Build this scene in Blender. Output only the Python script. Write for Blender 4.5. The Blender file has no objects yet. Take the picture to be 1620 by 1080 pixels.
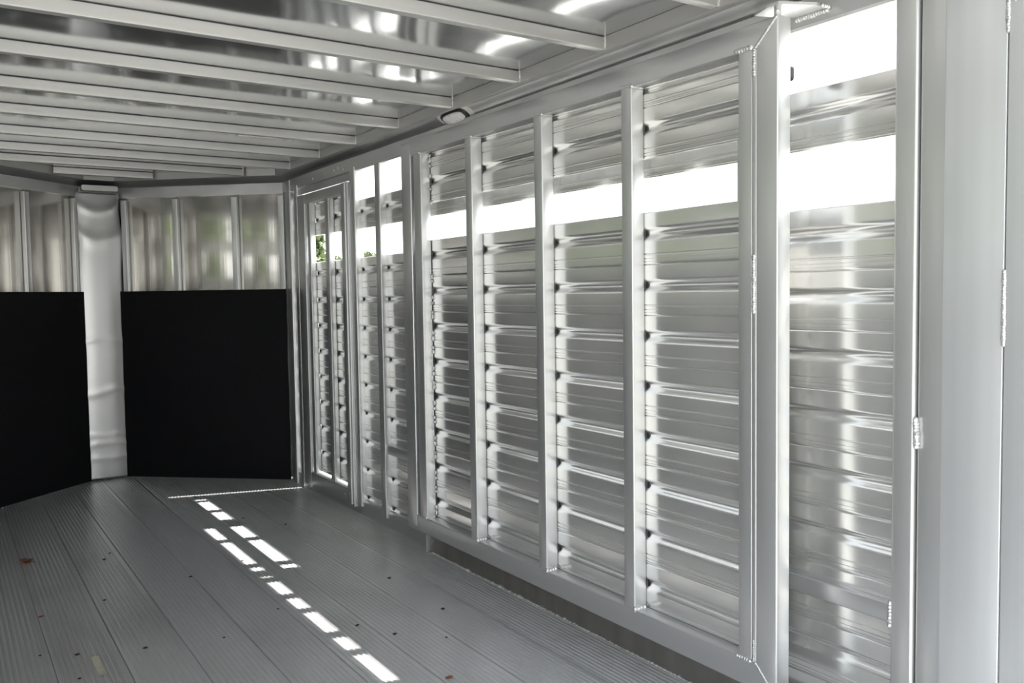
import bpy, math, random
from mathutils import Vector, Matrix
random.seed(7)
SC = bpy.context.scene
COL = SC.collection
R = math.radians

# ------------------------------------------------------------------ camera
def setup_camera():
    yaw, pit, rol = R(33.6), R(-3.1), R(-.83)
    f = Vector((math.sin(yaw)*math.cos(pit), math.cos(yaw)*math.cos(pit), math.sin(pit)))
    r = f.cross(Vector((0, 0, 1))).normalized()
    u = r.cross(f)
    c, s = math.cos(rol), math.sin(rol)
    rr, uu = c*r+s*u, -s*r+c*u
    cd = bpy.data.cameras.new('camera')
    cd.sensor_width = 36.0
    cd.lens = 1365.0/1620*36.0
    cd.clip_start = .02
    cam = bpy.data.objects.new('camera', cd)
    m = Matrix((rr, uu, -f)).transposed().to_4x4()
    m.translation = Vector((0, 0, 1.25))
    cam.matrix_world = m
    COL.objects.link(cam)
    SC.camera = cam
setup_camera()

# ------------------------------------------------------------------ sky, sun, exposure
SKY = 1.9
SUN = 16.0
SC.view_settings.view_transform = 'Standard'
SC.view_settings.look = 'None'
SC.view_settings.gamma = 1.0
SC.view_settings.exposure = 0.55
try:
    SC.view_settings.use_curve_mapping = False
except Exception:
    pass
w = bpy.data.worlds.new('world')
SC.world = w
w.use_nodes = True
nt = w.node_tree
nt.nodes.clear()
wo = nt.nodes.new('ShaderNodeOutputWorld')
bg = nt.nodes.new('ShaderNodeBackground')
bg.inputs['Strength'].default_value = SKY
tc = nt.nodes.new('ShaderNodeTexCoord')
sx = nt.nodes.new('ShaderNodeSeparateXYZ')
cr = nt.nodes.new('ShaderNodeValToRGB')
nt.links.new(tc.outputs['Generated'], sx.inputs[0])
nt.links.new(sx.outputs['Z'], cr.inputs[0])
cr.color_ramp.elements[0].position = 0.0
cr.color_ramp.elements[0].color = (1.0, 1.0, 1.0, 1)
cr.color_ramp.elements[1].position = .8
cr.color_ramp.elements[1].color = (.72, .84, 1.0, 1)
nt.links.new(cr.outputs[0], bg.inputs['Color'])
nt.links.new(bg.outputs[0], wo.inputs[0])
sd = bpy.data.lights.new('sun', 'SUN')
sd.energy = SUN
sd.angle = R(.53)
sd.color = (1.0, .97, .92)
sun = bpy.data.objects.new('sun', sd)
sdir = Vector((-.45, .135, -1.0))
sun.rotation_euler = sdir.to_track_quat('-Z', 'Y').to_euler()
sun.location = (6, -2, 12)
COL.objects.link(sun)

# ------------------------------------------------------------------ materials
def mat(name, base, rough, metal=1.0, streak=None, cvar=.06, bump=0, rvar=0, wave=0.0, wscale=(3, 3, 3), dirt=0.0, dirtcol=(.2, .15, .1), spec=.5, patch=0.0):
    """streak = object-space scale of the fine extrusion streaks"""
    m = bpy.data.materials.new(name)
    m.use_nodes = True
    n, l = m.node_tree.nodes, m.node_tree.links
    p = n['Principled BSDF']
    p.inputs['Base Color'].default_value = (*base, 1)
    p.inputs['Roughness'].default_value = rough
    p.inputs['Metallic'].default_value = metal
    p.inputs['Specular IOR Level'].default_value = spec
    t = n.new('ShaderNodeTexCoord')
    oi = n.new('ShaderNodeObjectInfo')
    add = n.new('ShaderNodeVectorMath'); add.operation = 'MULTIPLY_ADD'
    l.new(oi.outputs['Random'], add.inputs[0])
    add.inputs[1].default_value = (13.1, 7.7, 5.3)
    l.new(t.outputs['Object'], add.inputs[2])
    src = add.outputs[0]
    def noise(scale, detail=3.0, rgh=.6):
        mp = n.new('ShaderNodeMapping'); mp.inputs['Scale'].default_value = scale
        l.new(src, mp.inputs[0])
        q = n.new('ShaderNodeTexNoise'); q.inputs['Scale'].default_value = 1.0
        q.inputs['Detail'].default_value = detail; q.inputs['Roughness'].default_value = rgh
        l.new(mp.outputs[0], q.inputs[0])
        return q.outputs['Fac']
    def ramp(s, a, b, lo, hi):
        q = n.new('ShaderNodeMapRange')
        q.inputs['From Min'].default_value = a; q.inputs['From Max'].default_value = b
        q.inputs['To Min'].default_value = lo; q.inputs['To Max'].default_value = hi
        l.new(s, q.inputs['Value']); return q.outputs[0]
    col = None
    last = None
    if streak:
        s = noise(streak, 1.5, .45)
        k = ramp(s, .1, .9, 1-2*cvar, 1+2*cvar)
        vm = n.new('ShaderNodeVectorMath'); vm.operation = 'SCALE'
        vm.inputs[0].default_value = base
        l.new(k, vm.inputs['Scale'])
        col = vm.outputs[0]
        if bump:
            b = n.new('ShaderNodeBump'); b.inputs['Strength'].default_value = bump
            b.inputs['Distance'].default_value = .01
            l.new(s, b.inputs['Height'])
            last = b
    if patch:
        s2 = noise((4, 4, 4), 1.5, .5)
        ad = n.new('ShaderNodeMath'); ad.operation = 'ADD'
        l.new(ramp(s2, .35, .65, -patch, patch), ad.inputs[0])
        if p.inputs['Roughness'].is_linked:
            l.new(p.inputs['Roughness'].links[0].from_socket, ad.inputs[1])
        else:
            ad.inputs[1].default_value = rough
        l.new(ad.outputs[0], p.inputs['Roughness'])
    if wave:
        s3 = noise(wscale, 1.0, .4)
        b2 = n.new('ShaderNodeBump'); b2.inputs['Strength'].default_value = 1.0
        b2.inputs['Distance'].default_value = wave
        l.new(s3, b2.inputs['Height'])
        if last: l.new(last.outputs[0], b2.inputs['Normal'])
        last = b2
    if dirt:
        s4 = noise((1.7, 1.1, 1.7), 3.0, .55)
        mx = n.new('ShaderNodeMix'); mx.data_type = 'RGBA'
        l.new(ramp(s4, .48, .75, 0, dirt), mx.inputs[0])
        if col: l.new(col, mx.inputs[6])
        else: mx.inputs[6].default_value = (*base, 1)
        mx.inputs[7].default_value = (*dirtcol, 1)
        col = mx.outputs[2]
    if col: l.new(col, p.inputs['Base Color'])
    if last: l.new(last.outputs[0], p.inputs['Normal'])
    return m

M = {}
M['al_y'] = mat('aluminium_lengthwise', (.57, .572, .57), .32, metal=.78, streak=(14, .4, 14), cvar=.03)
M['al_slat'] = mat('aluminium_slat', (.80, .795, .775), .185, metal=.83, wave=.0006, wscale=(2, 2.5, 4))
M['al_gate'] = mat('aluminium_gate_slat', (.78, .775, .755), .185, metal=.81, wave=.0008, wscale=(2, 2.5, 4), dirt=.3, dirtcol=(.60, .585, .54))
M['al_z'] = mat('aluminium_upright', (.58, .585, .58), .30, metal=.80, streak=(22, 22, .3), cvar=.03)
M['al_plate'] = mat('aluminium_frame_plate', (.70, .715, .725), .34, metal=.72, streak=(30, 30, .2), cvar=.035)
M['al_x'] = mat('aluminium_roof_bow', (.47, .465, .45), .42, metal=.6)
M['al_rail'] = mat('aluminium_cove', (.46, .46, .455), .30, metal=.92)
M['roof'] = mat('roof_sheet', (.64, .645, .65), .12, metal=.9, wave=.012, wscale=(1.6, 2.6, 1))
M['nose'] = mat('nose_sheet', (.54, .525, .49), .14, metal=.92, streak=(90, 90, .6), cvar=.0, wave=.0016, wscale=(.5, .5, 7), bump=.030)
M['nosep'] = mat('nose_column_sheet', (.37, .37, .36), .26, metal=.9)
M['floor'] = mat('floor_plank_aluminium', (.66, .657, .655), .31, metal=.56, dirt=.35, dirtcol=(.30, .285, .255))
M['base'] = mat('base_rail_weathered', (.30, .285, .265), .5, metal=.8, streak=(8, 14, .6), cvar=.12)
M['weld'] = mat('weld_metal', (.62, .62, .61), .36, metal=.8, streak=(150, 150, 150), cvar=.12, bump=.25)
M['rubber'] = mat('black_rubber', (.004, .004, .005), .75, metal=0, streak=(40, 40, 40), cvar=.2, bump=.05, spec=.25)
M['blackp'] = mat('black_plastic', (.012, .012, .013), .35, metal=0)
M['dark'] = mat('recess_shade', (.03, .03, .03), .6, metal=.3)  # near-black, paints the shade at the slat groove ends
M['bezel'] = mat('white_plastic', (.62, .61, .57), .35, metal=0)
M['lens'] = mat('frosted_lens', (.72, .69, .68), .18, metal=0, streak=(60, 60, 60), cvar=.10, bump=.3)
M['leaf'] = mat('dry_leaf', (.20, .075, .028), .6, metal=0, streak=(60, 60, 60), cvar=.4)
M['leafred'] = mat('reddish_leaf', (.30, .06, .03), .6, metal=0)
M['crumb'] = mat('dark_debris', (.035, .02, .014), .8, metal=0)
M['tape'] = mat('worn_tape', (.42, .39, .30), .7, metal=0, streak=(30, 30, 30), cvar=.15)
M['bark'] = mat('bark', (.10, .075, .05), .9, metal=0, streak=(8, 8, 2), cvar=.3)
M['green'] = mat('foliage', (.11, .15, .052), .55, metal=0, streak=(3, 3, 3), cvar=.35)
M['grass'] = mat('gravel_with_grass', (.30, .295, .28), .9, metal=0, streak=(.6, .6, .6), cvar=.25, dirt=.6, dirtcol=(.24, .245, .19))

# ------------------------------------------------------------------ helpers
class MB:
    def __init__(s): s.v = []; s.f = []
    def add(s, vs, fs):
        o = len(s.v); s.v += [tuple(v) for v in vs]; s.f += [tuple(i+o for i in f) for f in fs]
    def prism(s, prof, axis, l0, l1):
        """prof: 2-D points in the two other axes (x:(y,z) y:(x,z) z:(x,y)); l0/l1 number or function(a,b)"""
        def P(a, b, l): return {'x': (l, a, b), 'y': (a, l, b), 'z': (a, b, l)}[axis]
        n = len(prof)
        g = lambda q, a, b: q(a, b) if callable(q) else q
        vs = [P(a, b, g(l0, a, b)) for a, b in prof] + [P(a, b, g(l1, a, b)) for a, b in prof]
        fs = [(i, (i+1) % n, n+(i+1) % n, n+i) for i in range(n)]
        fs += [tuple(range(n-1, -1, -1)), tuple(range(n, 2*n))]
        s.add(vs, fs)
    def tube(s, axis, a0, a1, b0, b1, l0, l1, r=.004):
        s.prism(rrect(a0, a1, b0, b1, r), axis, l0, l1)
    def ball(s, c, rx, ry, rz, nu=8, nv=5):
        vs = [(c[0], c[1], c[2]+rz)]
        for j in range(1, nv):
            t = math.pi*j/nv
            for i in range(nu):
                a = 2*math.pi*i/nu
                vs.append((c[0]+rx*math.sin(t)*math.cos(a), c[1]+ry*math.sin(t)*math.sin(a), c[2]+rz*math.cos(t)))
        vs.append((c[0], c[1], c[2]-rz))
        fs = [(0, 1+i, 1+(i+1) % nu) for i in range(nu)]
        for j in range(nv-2):
            for i in range(nu):
                a, b = 1+j*nu+i, 1+j*nu+(i+1) % nu
                fs.append((a, a+nu, b+nu, b))
        L = len(vs)-1; o = 1+(nv-2)*nu
        fs += [(o+i, L, o+(i+1) % nu) for i in range(nu)]
        s.add(vs, fs)
    def bead(s, p, q, w, h, n=(1, 0, 0)):
        """row of overlapping weld ripples from p to q; n = axis along which it is flat"""
        p, q = Vector(p), Vector(q)
        L = (q-p).length
        k = max(2, int(L/(w*.45)))
        for i in range(k):
            c = p.lerp(q, i/(k-1))
            j = lambda: random.uniform(.85, 1.2)
            d = [w*.5*j(), w*.5*j(), w*.5*j()]
            ax = [abs(x) for x in n].index(max(abs(x) for x in n))
            d[ax] = h
            s.ball(c, *d, nu=8, nv=4)
    def mesh(s, name, m, smooth=35):
        me = bpy.data.meshes.new(name)
        me.from_pydata(s.v, [], s.f)
        me.materials.append(m)
        me.validate()
        import bmesh
        b = bmesh.new(); b.from_mesh(me)
        bmesh.ops.recalc_face_normals(b, faces=b.faces)
        b.to_mesh(me); b.free()
        if smooth:
            me.shade_smooth()
            me.set_sharp_from_angle(angle=R(smooth))
        return me

def rrect(a0, a1, b0, b1, r, seg=3):
    out = []
    for cx, cy, t0 in ((a1-r, b1-r, 0), (a0+r, b1-r, 90), (a0+r, b0+r, 180), (a1-r, b0+r, 270)):
        for k in range(seg+1):
            t = R(t0+90*k/seg)
            out.append((cx+r*math.cos(t), cy+r*math.sin(t)))
    return out

def wloc(o):
    p = Vector(o.location)
    while o.parent:
        o = o.parent; p += Vector(o.location)
    return p

def obj(name, mb, m=None, parent=None, loc=(0, 0, 0), smooth=35, **props):
    me = mb.mesh(name, m, smooth) if isinstance(mb, MB) else mb
    o = bpy.data.objects.new(name, me)
    COL.objects.link(o)
    base = wloc(parent) if parent else Vector((0, 0, 0))
    if parent: o.parent = parent
    o.location = Vector(loc)-base
    for k, v in props.items(): o[k] = v
    return o

def weld(parent, *runs, label=None):
    for r_ in runs:
        b = MB(); b.bead(*r_)
        o = obj('weld_bead', b, M['weld'], parent, smooth=50, kind='stuff')
        if label: o['label'] = label

def empty(name, loc, **props):
    o = bpy.data.objects.new(name, None)
    COL.objects.link(o); o.location = loc
    o.empty_display_size = .1
    for k, v in props.items(): o[k] = v
    return o

# ------------------------------------------------------------------ key dimensions
W = 2.012           # inner face of the right wall's slats
PX = 1.975          # face of the right wall's posts
LW = -.10           # left wall
Y0 = .72            # rear end of the body
YC = 5.77           # where the nose begins
NR, NL = (1.085, 6.61), (.825, 6.60)
ZS = 2.12           # roof sheet
ZB = 2.075          # underside of the roof bows
PIT = .1625         # slat pitch

def nose_y(x, off=0.0):
    """Y of the nose wall at x, moved inwards by off"""
    if x > NR[0]: y = NR[1]+(YC-NR[1])*(x-NR[0])/(W-NR[0])
    elif x < NL[0]: y = NL[1]+(YC-NL[1])*(x-NL[0])/(LW-NL[0])
    else: y = NL[1]+(NR[1]-NL[1])*(x-NL[0])/(NR[0]-NL[0])
    return y-off*1.35

# ------------------------------------------------------------------ ground outside
g = MB(); g.add([(-90, -90, -.48), (90, -90, -.48), (90, 90, -.48), (-90, 90, -.48)], [(0, 1, 2, 3)])
obj('ground', g, M['grass'], kind='structure')

# ------------------------------------------------------------------ floor
fl = MB()
fl.prism([(LW-.03, Y0), (2.045, Y0), (2.045, YC), (NR[0], NR[1]+.03), (NL[0], NL[1]+.03), (LW-.03, YC)], 'z', -.06, -.012)
floor = obj('floor', fl, M['floor'], kind='structure')
seams = [LW, .07, .28, .49, .70, .91, 1.115, 1.32, 1.53, 1.75, W]
for a, b in zip(seams[:-1], seams[1:]):
    prof = [(a+.0015, -.012), (a+.0015, -.003), (a+.004, -.0012), (a+.012, -.0012)]
    n = int((b-a-.028)/.0172)
    st = (b-a-.028)/n
    for i in range(n):
        x = a+.014+st*i
        prof += [(x+.0010, -.0032), (x+.0054, -.0032), (x+.0064, 0), (x+.0134, 0), (x+.0150, -.0016)]
    prof += [(b-.012, -.0012), (b-.004, -.0012), (b-.0015, -.003), (b-.0015, -.012)]
    mid = (a+b)/2
    p = MB(); p.prism([(x, z) for x, z in prof], 'y', Y0, lambda x, z: nose_y(x, .005))
    obj('floor_plank', p, M['floor'], floor, smooth=0)

# ------------------------------------------------------------------ slat profile (front = -x side, top at 0, hangs down one pitch)
def slat_profile(h=PIT, face=0.0):
    s = h/PIT
    pts = [(.0030, -.0001), (.0008, -.0022), (0, -.0036), (0, -.006), (0, -.044), (.0002, -.047), (.0018, -.0515), (.0055, -.056), (.0090, -.061),
           (.0098, -.066), (.0088, -.071), (.0055, -.077), (.0018, -.084), (.0002, -.089), (0, -.092), (0, -.1285), (.0024, -.1300), (.0024, -.1310), (-.0012, -.1318),
           (-.0012, -.1335), (-.0002, -.1345), (-.0002, -.1435), (.0026, -.1441), (.0026, -.1454), (-.0002, -.1460),
           (-.0002, -.1530), (.0026, -.1536), (.0026, -.1549), (-.0002, -.1555), (-.0002, -.1600), (.0010, -.1624)]
    return [(x+face, z*s) for x, z in pts] + [(face+.0115, -.1624*s), (face+.0115, -.0001)]

def slat_mesh(name, y0, y1, m, h=PIT):
    b = MB(); b.prism(slat_profile(h), 'y', y0, y1)
    return b.mesh(name, m, 28)

def notch_shade_strip(parent, x, y, zs, sgn=-1):
    """dark half-round pieces, shade put in as colour where the slats' middle groove runs out at an upright"""
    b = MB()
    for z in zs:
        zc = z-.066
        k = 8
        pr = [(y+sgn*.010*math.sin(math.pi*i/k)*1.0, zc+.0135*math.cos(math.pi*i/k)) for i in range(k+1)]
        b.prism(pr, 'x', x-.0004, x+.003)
    obj('groove_notch_shade', b, M['dark'], parent, kind='stuff', smooth=0)

ZROW = [1.303-PIT*k for k in range(8)]           # tops of the wall slats under the openings (1.303 ... )

# ------------------------------------------------------------------ right wall
wr = MB()
wr.prism([(PX+.012, 1.957), (PX+.006, 1.963), (PX+.006, 2.034), (2.04, 2.034), (2.04, 1.957)], 'y', Y0, YC)      # header
wr.prism([(PX+.012, .0), (PX+.012, .075), (PX+.022, .085), (2.035, .085), (2.035, 0)], 'y', 3.70, YC)             # sill, far part
wr.prism([(PX+.014, 1.915), (PX+.014, 1.96), (2.03, 1.96), (2.03, 1.915)], 'y', 4.60, 5.50)
wall_right = obj('wall_right', wr, M['al_y'], kind='structure')
b = MB(); b.prism([(1.962, 0.001), (1.962, .10), (1.968, .106), (2.035, .106), (2.035, .001)], 'y', Y0, 3.70)
obj('base_rail', b, M['base'], wall_right, label='dull brownish base rail')
ya, yb = 1.20, 4.60
sl_long = slat_mesh('slat', ya, yb, M['al_slat'])
obj('slat', slat_mesh('slat', ya, yb, M['al_slat'], 1.80-1.635), None, wall_right, (W, 0, 1.80))
obj('slat', slat_mesh('slat', ya, yb, M['al_slat'], 1.474-1.303), None, wall_right, (W, 0, 1.474))
for z in ZROW:
    obj('slat', sl_long, None, wall_right, (W, 0, z))
sl_far = slat_mesh('slat', 5.50, 5.66, M['al_slat'])
zfar = [1.303+PIT*k for k in range(1, 5)]+ZROW
for z in zfar:
    obj('slat', sl_far, None, wall_right, (W, 0, z))
post_y = [4.255, 3.755, 3.25, 2.745, 2.24, 1.735]
pm = MB(); pm.tube('z', PX, 2.03, -.030, .030, .05, 1.96, .005)
pm = pm.mesh('post', M['al_z'])
for y in post_y:
    obj('post', pm, None, wall_right, (0, y, 0))
    notch_shade_strip(wall_right, W+.006, y-.030, [1.80, 1.474]+ZROW)
b = MB(); b.tube('z', PX, 2.03, 4.555, 4.625, .05, 1.98, .006); obj('door_jamb_post', b, M['al_z'], wall_right)
notch_shade_strip(wall_right, W+.006, 4.555, [1.80, 1.474]+ZROW)
b = MB(); b.tube('z', PX, 2.0, 5.482, 5.535, .0, 1.98, .005); obj('door_jamb_post', b, M['al_z'], wall_right)
b = MB(); b.tube('z', PX, 2.03, 5.62, 5.70, .0, 2.03, .008); obj('corner_post', b, M['al_z'], wall_right)
b = MB(); b.tube('z', PX+.015, 2.03, 5.70, 5.80, .0, 2.03, .008); obj('corner_post', b, M['al_z'], wall_right)
notch_shade_strip(wall_right, W+.006, 5.62, zfar)
b = MB(); b.tube('y', PX+.010, 2.02, .402, .452, 1.24, 4.23, .004); obj('cross_bar', b, M['al_y'], wall_right)
# rear stile group at the right edge of the picture
b = MB(); b.tube('z', PX, 2.035, 1.203, 1.262, .0, 2.03, .007); obj('rear_stile', b, M['al_z'], wall_right)
weld(wall_right, ((PX+.004, 1.200, .93), (PX+.004, 1.197, .865), .016, .009), ((PX+.010, 1.264, .455), (PX+.010, 1.265, .398), .018, .012), label='rough silvery weld bead')
rf = MB(); rf.tube('z', 1.984, 2.04, 1.1345, 1.199, .0, 2.06, .004)
rear = obj('trim_1', rf, M['al_z'], kind='structure')
b = MB(); b.tube('z', 1.972, 2.045, .992, 1.133, .0, 2.08, .0035); obj('frame_plate', b, M['al_plate'], rear)
b = MB(); b.tube('z', 1.966, 2.045, .80, .988, .0, 2.08, .0045); obj('frame_plate', b, M['al_plate'], rear)
b = MB(); b.tube('z', 1.966, 2.045, Y0, .797, .0, 2.08, .005); obj('frame_plate', b, M['al_plate'], rear)
weld(rear, ((1.970, .990, 1.985), (1.970, .990, 1.81), .0135, .007), ((1.970, .990, 1.285), (1.970, .990, 1.125), .0135, .007),
     ((1.967, .975, 1.872), (1.967, .93, 1.872), .012, .006), label='rippled silvery weld bead')
# rivets above the door
for y, z in ((5.62, 1.985), (4.86, 1.995), (4.80, 2.003), (4.72, 1.935+.05), (5.20, 1.99)):
    b = MB(); b.ball((PX+.006, y, z), .005, .009, .009); obj('rivet', b, M['al_y'], wall_right)

# ------------------------------------------------------------------ escape door in the right wall
door = empty('door_1', (PX, 5.06, .03), kind='structure')
def dpart(n, mb, m, **k): return obj(n, mb, m, door, **k)
b = MB(); b.tube('z', PX-.006, 1.997, 5.335, 5.460, .035, 1.905, .005); dpart('stile', b, M['al_z'])
b = MB(); b.tube('z', PX-.008, 2.015, 4.640, 4.735, .035, 1.905, .006); dpart('stile', b, M['al_z'])
b = MB(); b.tube('z', PX-.022, PX-.007, 4.645, 4.668, .05, 1.90, .006); dpart('edge_bead', b, M['al_z'])
b = MB(); b.tube('y', PX-.006, 2.014, 1.845, 1.905, 4.74, 5.33, .005); dpart('rail', b, M['al_y'])
b = MB(); b.tube('y', PX-.006, 2.014, .036, .125, 4.74, 5.33, .005); dpart('rail', b, M['al_y'])
b = MB(); b.tube('z', PX, 2.012, 5.255, 5.300, .12, 1.85, .004); dpart('post', b, M['al_z'])
b = MB(); b.tube('z', PX, 2.012, 4.945, 5.005, .12, 1.85, .004); dpart('post', b, M['al_z'])
sl_door = slat_mesh('slat', 4.70, 5.36, M['al_slat'])
zdoor = [1.641+PIT*2, 1.641+PIT]
for z in zdoor:
    if z > 1.85:   # the top one is cut short by the rail
        obj('slat', slat_mesh('slat', 4.70, 5.36, M['al_slat'], 1.87-1.8035), None, door, (W, 0, 1.87))
    else:
        obj('slat', sl_door, None, door, (W, 0, z))
obj('slat', slat_mesh('slat', 4.70, 5.36, M['al_slat'], 1.474-1.303), None, door, (W, 0, 1.474))
for z in ZROW[:-1]:
    obj('slat', sl_door, None, door, (W, 0, z))
obj('slat', slat_mesh('slat', 4.70, 5.36, M['al_slat'], .030), None, door, (W, 0, ZROW[-1]))
notch_shade_strip(door, W+.006, 5.255, [1.8035, 1.474]+ZROW[:-1])
notch_shade_strip(door, W+.006, 4.945, [1.8035, 1.474]+ZROW[:-1])
for y, z in ((4.70, 1.86), (4.76, 1.872), (4.70, .10), (4.78, .085)):
    b = MB(); b.ball((PX-.009, y, z), .004, .008, .008); dpart('rivet', b, M['al_y'])

# ------------------------------------------------------------------ left wall (behind the camera's left shoulder)
wl = MB()
wl.prism([(LW-.03, 1.957), (LW+.03, 1.957), (LW+.03, 2.032), (LW-.03, 2.032)], 'y', Y0, YC)
wl.prism([(LW-.03, 0), (LW+.03, 0), (LW+.03, .10), (LW-.03, .10)], 'y', Y0, YC)
wall_left = obj('wall_left', wl, M['al_y'], kind='structure')
b = MB(); b.prism([(-x, z) for x, z in slat_profile()], 'y', Y0+.05, YC-.05)
lsl = b.mesh('slat', M['al_slat'], 28)
for z in [1.80, 1.474]+[1.3115-PIT*k for k in range(8)]:
    obj('slat', lsl, None, wall_left, (LW, 0, z))
b = MB(); b.tube('z', LW-.018, LW+.037, -.03, .03, .05, 1.96, .005)
lpm = b.mesh('post', M['al_z'])
for k in range(11):
    obj('post', lpm, None, wall_left, (0, Y0+.03+.499*k, 0))

b = MB(); b.tube('z', LW-.04, LW+.045, Y0-.02, Y0+.07, 0, 2.08, .004); obj('rear_stile', b, M['al_z'], wall_left)

# ------------------------------------------------------------------ nose walls
def line_frame(P, Q):
    P, Q = Vector(P), Vector(Q)
    d = (Q-P).normalized()
    nrm = Vector((-d.y, d.x))
    if nrm.dot(Vector((.95, 3))-P) < 0: nrm = -nrm     # towards the inside
    return P, d, nrm, (Q-P).length
def nbox(mb, F, u0, u1, d0, d1, z0, z1, r=.003):
    P, d, n, L = F
    pr = [P+d*u+n*w_ for u, w_ in rrect(u0, u1, d0, d1, r)]
    mb.prism([(q.x, q.y) for q in pr], 'z', z0, z1)

FR = line_frame((W, YC), NR)
FL = line_frame(NL, (LW, YC))
def uf(F, x):  # distance along the line where it reaches x
    return (x-F[0].x)/F[1].x
def nose_wall(name, F, posts, wide=.034):
    L = F[3]
    h = MB()
    nbox(h, F, 0, L, -.03, .018, 1.962, 2.032)       # header band
    nbox(h, F, 0, L, -.03, -.012, 0, 1.97)           # outer skin
    root = obj(name, h, M['al_y'], kind='structure')
    us = sorted(uf(F, x) for x in posts)
    edges = [0]+us+[L]
    for a, b_ in zip(edges[:-1], edges[1:]):
        if b_-a < .06: continue
        q = MB(); nbox(q, F, a+.002, b_-.002, -.012, -.002, .02, 1.963, .001)
        obj('panel', q, M['nose'], root)
    for u in us:
        q = MB(); nbox(q, F, max(0, u-wide/2-.004), min(L, u+wide/2+.004), -.002, .030, .02, 1.945, .005)
        obj('post', q, M['al_z'], root)
    return root
wfr = nose_wall('wall_front_right', FR, (1.985, 1.735, 1.412, 1.127))
wfl = nose_wall('wall_front_left', FL, (.79, .478, .16, -.07))

def mat_sheet(F, u0, u1, z0, z1, label, wav):
    """thick rubber sheet with softly wavy cut edges"""
    P, d, n, L = F
    N = 26
    b = MB(); vs = []; fs = []
    for k in range(N+1):
        z = z0+(z1-z0)*k/N
        w0 = wav*math.sin(z*9.0+.6)*.6+wav*.5*math.sin(z*17)
        for u, dd in ((u0+w0*.3, .031), (u0+w0*.3, .045), (u1+w0, .045), (u1+w0, .031)):
            q = P+d*u+n*dd
            vs.append((q.x, q.y, z))
    for k in range(N):
        for i in range(4):
            a, c = 4*k+i, 4*k+(i+1) % 4
            fs.append((a, c, c+4, a+4))
    fs += [(0, 1, 2, 3), tuple(4*N+i for i in range(4))]
    b.add(vs, fs)
    c = P+d*(u0+u1)/2+n*.038
    o = obj('wall_mat', b, M['rubber'], smooth=30, label=label, category='rubber mat')
    return o
mat_sheet(FR, .012, FR[3]-.012, .004, 1.312, 'black rubber kick mat on the front wall, between bare column and side door', .004)
mat_sheet(FL, .006, FL[3]-.05, .004, 1.312, 'black rubber kick mat on the front wall, left of the bare column', .005)

# bare, dented sheet column in the point of the nose
b = MB(); vs = []; fs = []
NU, NV = 14, 150
for j in range(NV+1):
    z = .006+1.985*j/NV
    for i in range(NU+1):
        t = i/NU
        c = 2*t-1
        x = .802+(1.096-.802)*t
        edge = (1 if t > .5 else -1)*abs(c)**3
        x += .006*math.sin(z*8.5+.5)*c*c+.004*math.sin(z*16)*c*c
        y = 6.548+.010*t
        dz = z-.05*t
        bump_ = 0
        for z0, amp, wd, bow in ((1.72, .010, .05, .06), (.96, .006, .022, -.03), (.62, .007, .026, .05*(1-2*t)), (.33, .004, .02, .02), (.24, .005, .022, -.02), (.16, .004, .02, .01), (1.93, .006, .03, .07)):
            zz = z0-bow*(1-c*c)
            q = (z-zz)/wd
            bump_ += amp*math.exp(-q*q)
        y -= bump_*.5*(.5+.5*abs(c)) - .012*abs(c)**4
        vs.append((x, y, z))
for j in range(NV):
    for i in range(NU):
        a = j*(NU+1)+i
        fs.append((a, a+1, a+NU+2, a+NU+1))
b.add(vs, fs)
nose_col = obj('wall_front', b, M['nosep'], smooth=80, kind='structure')
sm = nose_col.modifiers.new('thickness', 'SOLIDIFY'); sm.thickness = .003; sm.offset = 1
b = MB(); nbox(b, line_frame(NL, NR), -.04, (Vector(NR)-Vector(NL)).length+.04, -.03, -.012, -.05, 2.118); obj('backing', b, M['al_y'], nose_col)
b = MB(); b.tube('y', .842, 1.068, 1.998, 2.034, 6.49, 6.56, .010); obj('column_cap', b, M['al_x'], nose_col)

# ------------------------------------------------------------------ roof
rs = MB()
rs.prism([(LW-.03, Y0), (2.045, Y0), (2.045, YC), (NR[0], NR[1]+.04), (NL[0], NL[1]+.04), (LW-.03, YC)], 'z', ZS, ZS+.015)
ceiling = obj('ceiling', rs, M['roof'], kind='structure')
bows = [.74, 1.262, 1.785, 2.297, 2.812, 3.337, 3.87, 4.39, 4.925, 5.437, 5.86, 6.30]
bw = .034
for y in bows:
    if y < YC-.1:
        x0, x1 = LW+.088, 1.922
        px0 = px1 = None
        b = MB(); b.tube('x', y, y+bw, ZB, ZS-.0015, x0, x1, .004)
    else:
        # cut off by the slanting nose
        xr = NR[0]+(NR[1]-y-.15)*(W-NR[0])/(NR[1]-YC)
        xl = NL[0]-(NL[1]-y-.15)*(NL[0]-LW)/(NL[1]-YC)
        xr = min(xr, 1.922); xl = max(xl, LW+.088)
        b = MB(); b.tube('x', y, y+bw, ZB, ZS-.0015, xl, xr, .004)
        x1 = xr
    obj('roof_bow', b, M['al_x'], ceiling)
    if y < 5.9:
        b = MB(); b.bead((x1-.001, y-.001, ZS-.004), (x1-.001, y-.001, ZB+.004), .011, .005, (1, 0, 0))
        obj('weld_bead', b, M['weld'], ceiling, kind='stuff')

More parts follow.
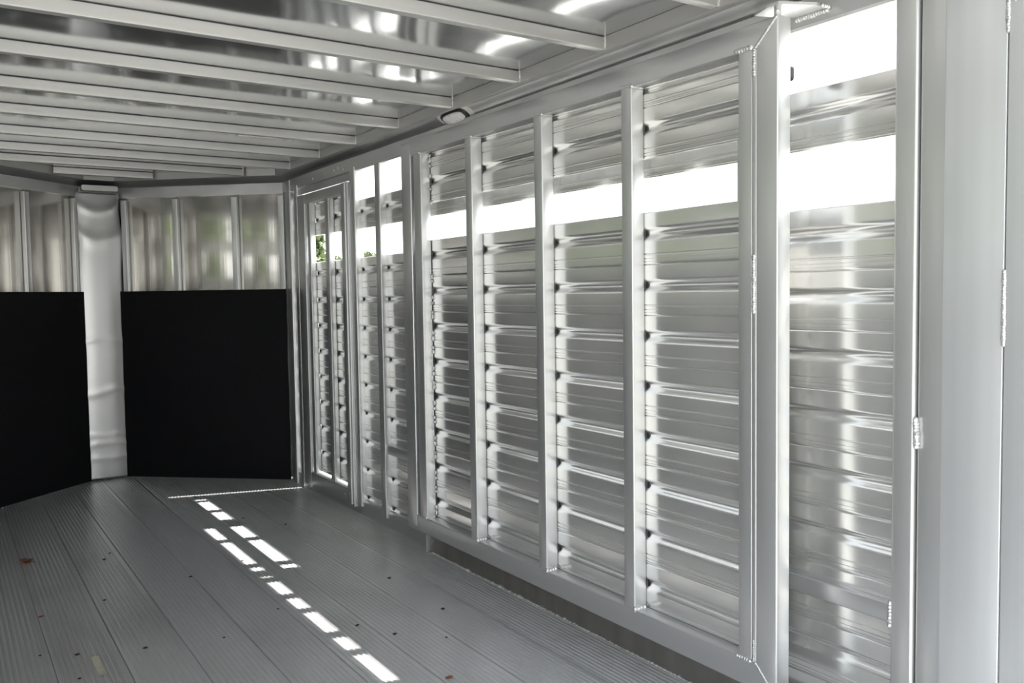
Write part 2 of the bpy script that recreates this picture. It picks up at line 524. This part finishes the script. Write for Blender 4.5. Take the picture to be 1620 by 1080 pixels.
# cove and flange running round under the roof
def sweep(path, prof):
    """path: 2-D points; prof: (inward offset, z); mitred"""
    pts = [Vector(p) for p in path]
    n = len(pts); k = len(prof)
    vs = []; fs = []
    for i, p in enumerate(pts):
        d0 = (p-pts[i-1]).normalized() if i else None
        d1 = (pts[i+1]-p).normalized() if i < n-1 else None
        if d0 is None: d0 = d1
        if d1 is None: d1 = d0
        n0 = Vector((-d0.y, d0.x)); n1 = Vector((-d1.y, d1.x))
        m_ = (n0+n1).normalized()
        sc = 1/max(.3, m_.dot(n0))
        for o_, z in prof:
            q = p+m_*o_*sc
            vs.append((q.x, q.y, z))
    for i in range(n-1):
        for j in range(k):
            a, c = i*k+j, i*k+(j+1) % k
            fs.append((a, c, c+k, a+k))
    fs += [tuple(range(k)), tuple((n-1)*k+j for j in range(k))]
    b = MB(); b.add(vs, fs); return b
path = [(W, Y0), (W, YC), NR, NL, (LW, YC), (LW, Y0)]
cove = sweep(path, [(-.02, 2.033), (.012, 2.033), (.016, 2.040), (.060, 2.070), (.064, 2.071), (.064, ZS-.001), (-.02, ZS-.001)])
trim2 = obj('trim_2', cove, M['al_rail'], kind='structure')
fl_ = sweep(path, [(.064, ZB-.0045), (.089, ZB-.0045), (.0915, ZB-.002), (.0915, ZS-.001), (.0885, ZS-.001), (.0885, ZB), (.064, ZB)])
obj('flange', fl_, M['al_x'], trim2)

# ------------------------------------------------------------------ dome light on the cove
lx, ly, lz = 1.972, 3.40, 2.058
light = empty('dome_light', (lx, ly, lz), label='small oval interior lamp with black ring and white base, under the roof edge', category='light')
def lens_shape(r_len, r_wid, h0, h1, k=28, p=3.2):
    """superellipse plate tilted to face down and inwards"""
    ax = Vector((.826, 0, -.564)).normalized()            # across (towards the wall, downwards)
    nn = Vector((-.564, 0, -.826)).normalized()           # facing
    vs = []
    for h, s in ((h0, 1.0), (h0+(h1-h0)*.7, .97), (h1, .88)):
        for i in range(k):
            t = 2*math.pi*i/k
            ct, st = math.cos(t), math.sin(t)
            u = r_len*s*math.copysign(abs(ct)**(2/p), ct)
            v = r_wid*s*math.copysign(abs(st)**(2/p), st)
            q = Vector((0, u, 0))+ax*v+nn*h
            vs.append((lx+q.x, ly+q.y, lz+q.z))
    fs = []
    for j in range(2):
        for i in range(k):
            a, c = j*k+i, j*k+(i+1) % k
            fs.append((a, c, c+k, a+k))
    fs += [tuple(range(k)), tuple(2*k+i for i in range(k))]
    b = MB(); b.add(vs, fs)
    b.v = [tuple(v) for v in b.v]
    return b
obj('base_plate', lens_shape(.150, .042, -.012, .006), M['bezel'], light, label='off-white base plate')
obj('ring', lens_shape(.108, .036, .006, .014), M['blackp'], light, label='black rubber ring')
obj('lens', lens_shape(.084, .026, .0142, .022), M['lens'], light, label='clear ribbed lens')

# ------------------------------------------------------------------ swing gate folded against the right wall
GF, GB = 1.845, 1.897     # faces of the gate frame
GT, GBOT = 1.965, .145
gate = empty('swing_gate', (1.87, 2.6, GBOT), label='long aluminium slatted divider gate folded back against the right wall', category='gate')
def gp(n, mb, m, **k): return obj(n, mb, m, gate, **k)
# outer frame with mitred near corner
b = MB(); b.prism(rrect(GF, GB, 1.897, GT, .004), 'y', lambda x, z: 1.509+max(0, (GT-z))*1.05, 3.70); gp('rail', b, M['al_y'])
b = MB(); b.prism(rrect(GF, GB, GBOT, .222, .004), 'y', lambda x, z: 1.509+max(0, (z-GBOT))*.95, 3.70); gp('rail', b, M['al_y'])
b = MB(); b.prism(rrect(GF-.001, GB, 1.509, 1.580, .004), 'z', lambda x, y: GBOT+(y-1.509)*1.05, lambda x, y: GT-(y-1.509)*.95); gp('stile', b, M['al_z'])
b = MB(); b.tube('z', GF+.0005, GB, 1.5795, 1.5975, .225, 1.893, .0055); gp('edge_bead', b, M['al_z'])
b = MB(); b.tube('z', GF+.003, GB, 1.5975, 1.646, .215, 1.899, .004); gp('stile', b, M['al_z'])
b = MB(); b.prism(rrect(GF-.001, GB, 3.606, 3.699, .004), 'z', .165, 1.95); gp('stile', b, M['al_z'])
b = MB(); b.tube('z', GF+.003, GB, 3.512, 3.582, .205, 1.900, .004); gp('stile', b, M['al_z'])
gpost = MB(); gpost.tube('z', GF+.001, GB+.002, -.0255, .0255, .222, 1.901, .005)
gpm = gpost.mesh('post', M['al_z'])
gy = [3.088, 2.592, 2.106]
for y in gy: obj('post', gpm, None, gate, (0, y, 0))
sg = slat_mesh('slat', 1.62, 3.60, M['al_gate'])
GX = 1.899
GROW = [1.341-PIT*k for k in range(7)]
obj('slat', slat_mesh('slat', 1.62, 3.60, M['al_gate'], 1.925-1.838), None, gate, (GX, 0, 1.925))
obj('slat', sg, None, gate, (GX, 0, 1.838))
obj('slat', slat_mesh('slat', 1.62, 3.60, M['al_gate'], 1.506-1.341), None, gate, (GX, 0, 1.506))
for z in GROW: obj('slat', sg, None, gate, (GX, 0, z))
for y in gy+[3.5375]:
    notch_shade_strip(gate, GX+.006, y-.0255, [1.838, 1.506]+GROW)
# welds
weld(gate, ((GF-.001, 1.515, GT-.004), (GF-.001, 1.582, 1.899), .009, .003), ((GF, 1.600, 1.902), (GF, 1.648, 1.902), .017, .007),
     ((GF+.004, 1.590, 1.895), (GF+.004, 1.590, 1.83), .014, .007), ((GF+.003, 1.590, 1.345), (GF+.003, 1.590, 1.195), .015, .007),
     ((GF+.004, 1.590, .225), (GF+.004, 1.590, .28), .012, .006), ((GF-.001, 1.582, .222), (GF-.001, 1.512, .150), .009, .003),
     ((GF, 1.602, .221), (GF, 1.646, .221), .014, .007), label='rippled silvery weld bead')
for y in gy+[3.547]:
    weld(gate, ((GF+.003, y-.026, 1.899), (GF+.045, y-.027, 1.900), .015, .008, (0, 0, 1)), ((GF+.003, y-.027, .222), (GF+.040, y-.028, .222), .018, .011, (0, 0, 1)),
         ((GF-.001, y+.024, 1.902), (GF-.001, y-.024, 1.902), .009, .003))
b = MB()
for z in [1.89, 1.87, 1.845, 1.80, 1.74, 1.68]+[q+.0 for q in GROW for _ in (0,)]+[q-.02 for q in GROW]+[q-.095 for q in GROW]+[q-.12 for q in GROW]:
    b.ball((GX-.004, 3.508, z-.004), .006, .007, .011*random.uniform(.6, 1.3), 7, 4)
gp('weld_tacks', b, M['weld'], kind='stuff', label='row of small weld tacks')
b = MB(); b.tube('x', 1.519, 1.545, 1.808, 1.846, 1.897, 1.922, .008); gp('bumper', b, M['blackp'], label='black rubber bumper')
b = MB(); b.ball((1.915, 1.536, 1.868), .004, .004, .004); gp('bolt', b, M['weld'])
# bracket on the wall header that holds the gate's hinge pin
br = empty('hinge_bracket', (PX, 1.52, 1.98), label='flat aluminium hinge plate welded to the wall above the gate top corner', category='bracket')
b = MB(); b.prism([(1.835, 1.535), (1.835, 1.500), (1.930, 1.455), (1.9805, 1.455), (1.9805, 1.555), (1.86, 1.60)], 'z', 1.988, 1.995); obj('plate', b, M['al_y'], br, smooth=0)
b = MB(); b.prism([(1.875+.009*math.cos(t*math.pi/6), 1.535+.009*math.sin(t*math.pi/6)) for t in range(12)], 'z', 1.9655, 1.988); obj('hinge_pin', b, M['weld'], br)
weld(br, ((1.978, 1.555, 1.984), (1.978, 1.460, 1.984), .016, .007), ((1.975, 1.452, 1.990), (1.95, 1.452, 1.990), .012, .006, (0, 1, 0)))

# weld crumbs along the floor line under the gate
b = MB()
y = 1.6
while y < 3.68:
    r_ = random.uniform(.0025, .0055)
    if random.random() < .06: r_ *= 1.7
    b.ball((1.960-random.uniform(0, .003), y, r_*.35), r_*1.2, r_*1.5, r_*.8, 6, 4)
    y += random.uniform(.004, .011)
obj('weld_bead', b, M['weld'], wall_right, kind='stuff', label='rough weld run along the floor')
b = MB(); b.tube('z', 1.938, 1.972, 3.700, 3.706, 0.001, .12, .001); obj('end_plate', b, M['al_z'], wall_right)

# ------------------------------------------------------------------ litter on the floor
def leaf(name, x, y, s, m, rz, label, category='leaf', curl=.5, group=None):
    t = empty(name, (x, y, 0.0015), label=label, category=category)
    if group: t['group'] = group
    b = MB()
    n = 8
    vs = []; fs = []
    for i in range(n+1):
        u = -1+2*i/n
        wd = (1-u*u)**.6*.55*(1+.25*math.sin(i*2.4)) + .02
        for k, v in enumerate((-1, -.5, 0, .5, 1)):
            zz = curl*(.35*abs(v)*wd+.25*u*u)+.02
            vs.append((u*s, v*wd*s, zz*s))
    for i in range(n):
        for k in range(4):
            a = i*5+k
            fs.append((a, a+1, a+6, a+5))
    c, s_ = math.cos(rz), math.sin(rz)
    vs = [(x+c*p-s_*q, y+s_*p+c*q, .001+r_) for p, q, r_ in vs]
    b.add(vs, fs)
    o = obj('blade', b, m, t, smooth=60)
    md = o.modifiers.new('thickness', 'SOLIDIFY'); md.thickness = .0008; md.offset = 1
    if s > .02:
        b = MB(); q = Vector((x-c*s*1.25, y-s_*s*1.25, .008)); e = Vector((x-c*s*.1, y-s_*s*.1, .004))
        for k in range(9):
            p_ = q.lerp(e, k/8); b.ball(p_, .0022, .0022, .0018, 5, 3)
        obj('stem', b, m, t)
    return t
leaf('dry_leaf', .302, 4.69, .038, M['leaf'], 2.4, 'large curled brown leaf on the floor planks at far left', curl=1.7)
leaf('dry_leaf', .290, 3.845, .012, M['leafred'], .5, 'small reddish leaf scrap on the floor below the brown leaf', curl=.5)
leaf('dry_leaf', 1.345, 2.425, .016, M['leaf'], .2, 'small brown leaf scrap on the floor at bottom centre', curl=.4)
from_px = [(.66, 4.62), (.62, 4.52), (.53, 3.9), (.25, 3.42), (.36, 3.35), (.34, 3.13), (.57, 3.27), (.83, 3.2), (1.09, 3.37), (1.55, 4.62), (1.40, 4.9), (1.28, 3.02), (1.50, 2.72), (1.36, 2.86), (1.63, 2.98), (1.16, 4.1), (.90, 4.0), (1.62, 3.45)]
for i, (x, y) in enumerate(from_px):
    b = MB(); s = random.uniform(.004, .0075)
    b.ball((0, 0, s*.35), s*1.3, s, s*.45, 6, 4)
    b.v = [(vx+random.uniform(-.2, .2)*s, vy+random.uniform(-.2, .2)*s, vz) for vx, vy, vz in b.v]
    obj('leaf_crumb', b, M['crumb'], None, (x, y, .0005), label='tiny dark crumb of leaf litter on the floor planks', category='debris', group='leaf crumbs scattered on the floor')
b = MB(); b.prism([(.396, 3.30), (.420, 3.298), (.419, 3.215), (.422, 3.115), (.397, 3.118)], 'z', .0006, .0014)
obj('tape_strip', b, M['tape'], smooth=0, label='short worn beige strip of tape stuck to the floor planks, lower left', category='tape')

# ------------------------------------------------------------------ trees outside
def leaves(cx, cy, cz, rx, ry, rz, n, s):
    b = MB(); vs = []; fs = []
    blobs = [(cx+random.uniform(-.55, .55)*rx, cy+random.uniform(-.55, .55)*ry, cz+random.uniform(-.6, .6)*rz, random.uniform(.35, .6)) for _ in range(12)]
    for i in range(n):
        bx, by, bz, q = random.choice(blobs)
        d = Vector((random.gauss(0, 1), random.gauss(0, 1), random.gauss(0, 1))).normalized()*random.uniform(.5, 1)**.5*q
        p = Vector((bx+d.x*rx, by+d.y*ry, bz+d.z*rz))
        u = Vector((random.gauss(0, 1), random.gauss(0, 1), random.gauss(0, 1))).normalized()
        v = u.cross(Vector((random.gauss(0, 1), random.gauss(0, 1), random.gauss(0, 1)))).normalized()
        a = s*random.uniform(.6, 1.4)
        o = len(vs)
        vs += [p-u*a, p+v*a*.5, p+u*a, p-v*a*.5]
        fs.append((o, o+1, o+2, o+3))
    b.add(vs, fs); return b
def tree_meshes(h, r, n=2600, s=.11):
    tr = MB(); k = 9
    ring = [(0, .5), (.25*h, .36), (.5*h, .28), (.8*h, .12)]
    vs = []; fs = []
    for z, q in ring:
        for i in range(k):
            t = 2*math.pi*i/k
            vs.append((q*.35*math.cos(t)+z*.02, q*.35*math.sin(t), z-.05))
    for j in range(3):
        for i in range(k):
            a, c = j*k+i, j*k+(i+1) % k
            fs.append((a, c, c+k, a+k))
    fs += [tuple(range(k)), tuple(3*k+i for i in range(k))]
    tr.add(vs, fs)
    lv = leaves(0, 0, h*.62, r, r, h*.40, n, s)
    return tr.mesh('trunk', M['bark']), lv.mesh('foliage', M['green'], 0)
def tree(meshes, x, y, label, group=None, name='tree', sc=1.0):
    t = empty(name, (x, y, -.48), label=label, category='tree' if name == 'tree' else 'bush')
    if group: t['group'] = group
    t.scale = (sc, sc, sc)
    o = bpy.data.objects.new('trunk', meshes[0]); COL.objects.link(o); o.parent = t
    o = bpy.data.objects.new('foliage', meshes[1]); COL.objects.link(o); o.parent = t; o['kind'] = 'stuff'
    return t
tA = tree_meshes(4.6, .88, 20000, .10)
tree(tA, 7.72, 22.2, 'leafy green tree seen through the left pane of the side door opening')
tB = tree_meshes(3.1, 1.0, 14000, .10)
tree(tB, 11.75, 28.6, 'low green tree top seen through the right pane of the side door opening', name='bush')
tree(tB, 14.75, 32.2, 'low green tree top seen through the first window right of the side door', name='bush', sc=1.1)
tC = tree_meshes(6.5, 2.9, 6000, .20)
for i in range(8):
    tree(tC, -25+random.uniform(-1, 1), -6+i*8.0, 'leafy tree standing beyond the left side, seen mirrored in the front wall', 'trees beyond the left side', sc=1.25)
for i in range(8):
    tree(tC, -17+random.uniform(-1, 1), -10+i*8.0, 'leafy tree standing beyond the left side, seen mirrored in the front wall', 'trees beyond the left side', sc=random.uniform(.85, 1.15))

SC.cycles.max_bounces = 14
SC.cycles.glossy_bounces = 10
SC.cycles.diffuse_bounces = 5
SC.cycles.sample_clamp_indirect = 6.0
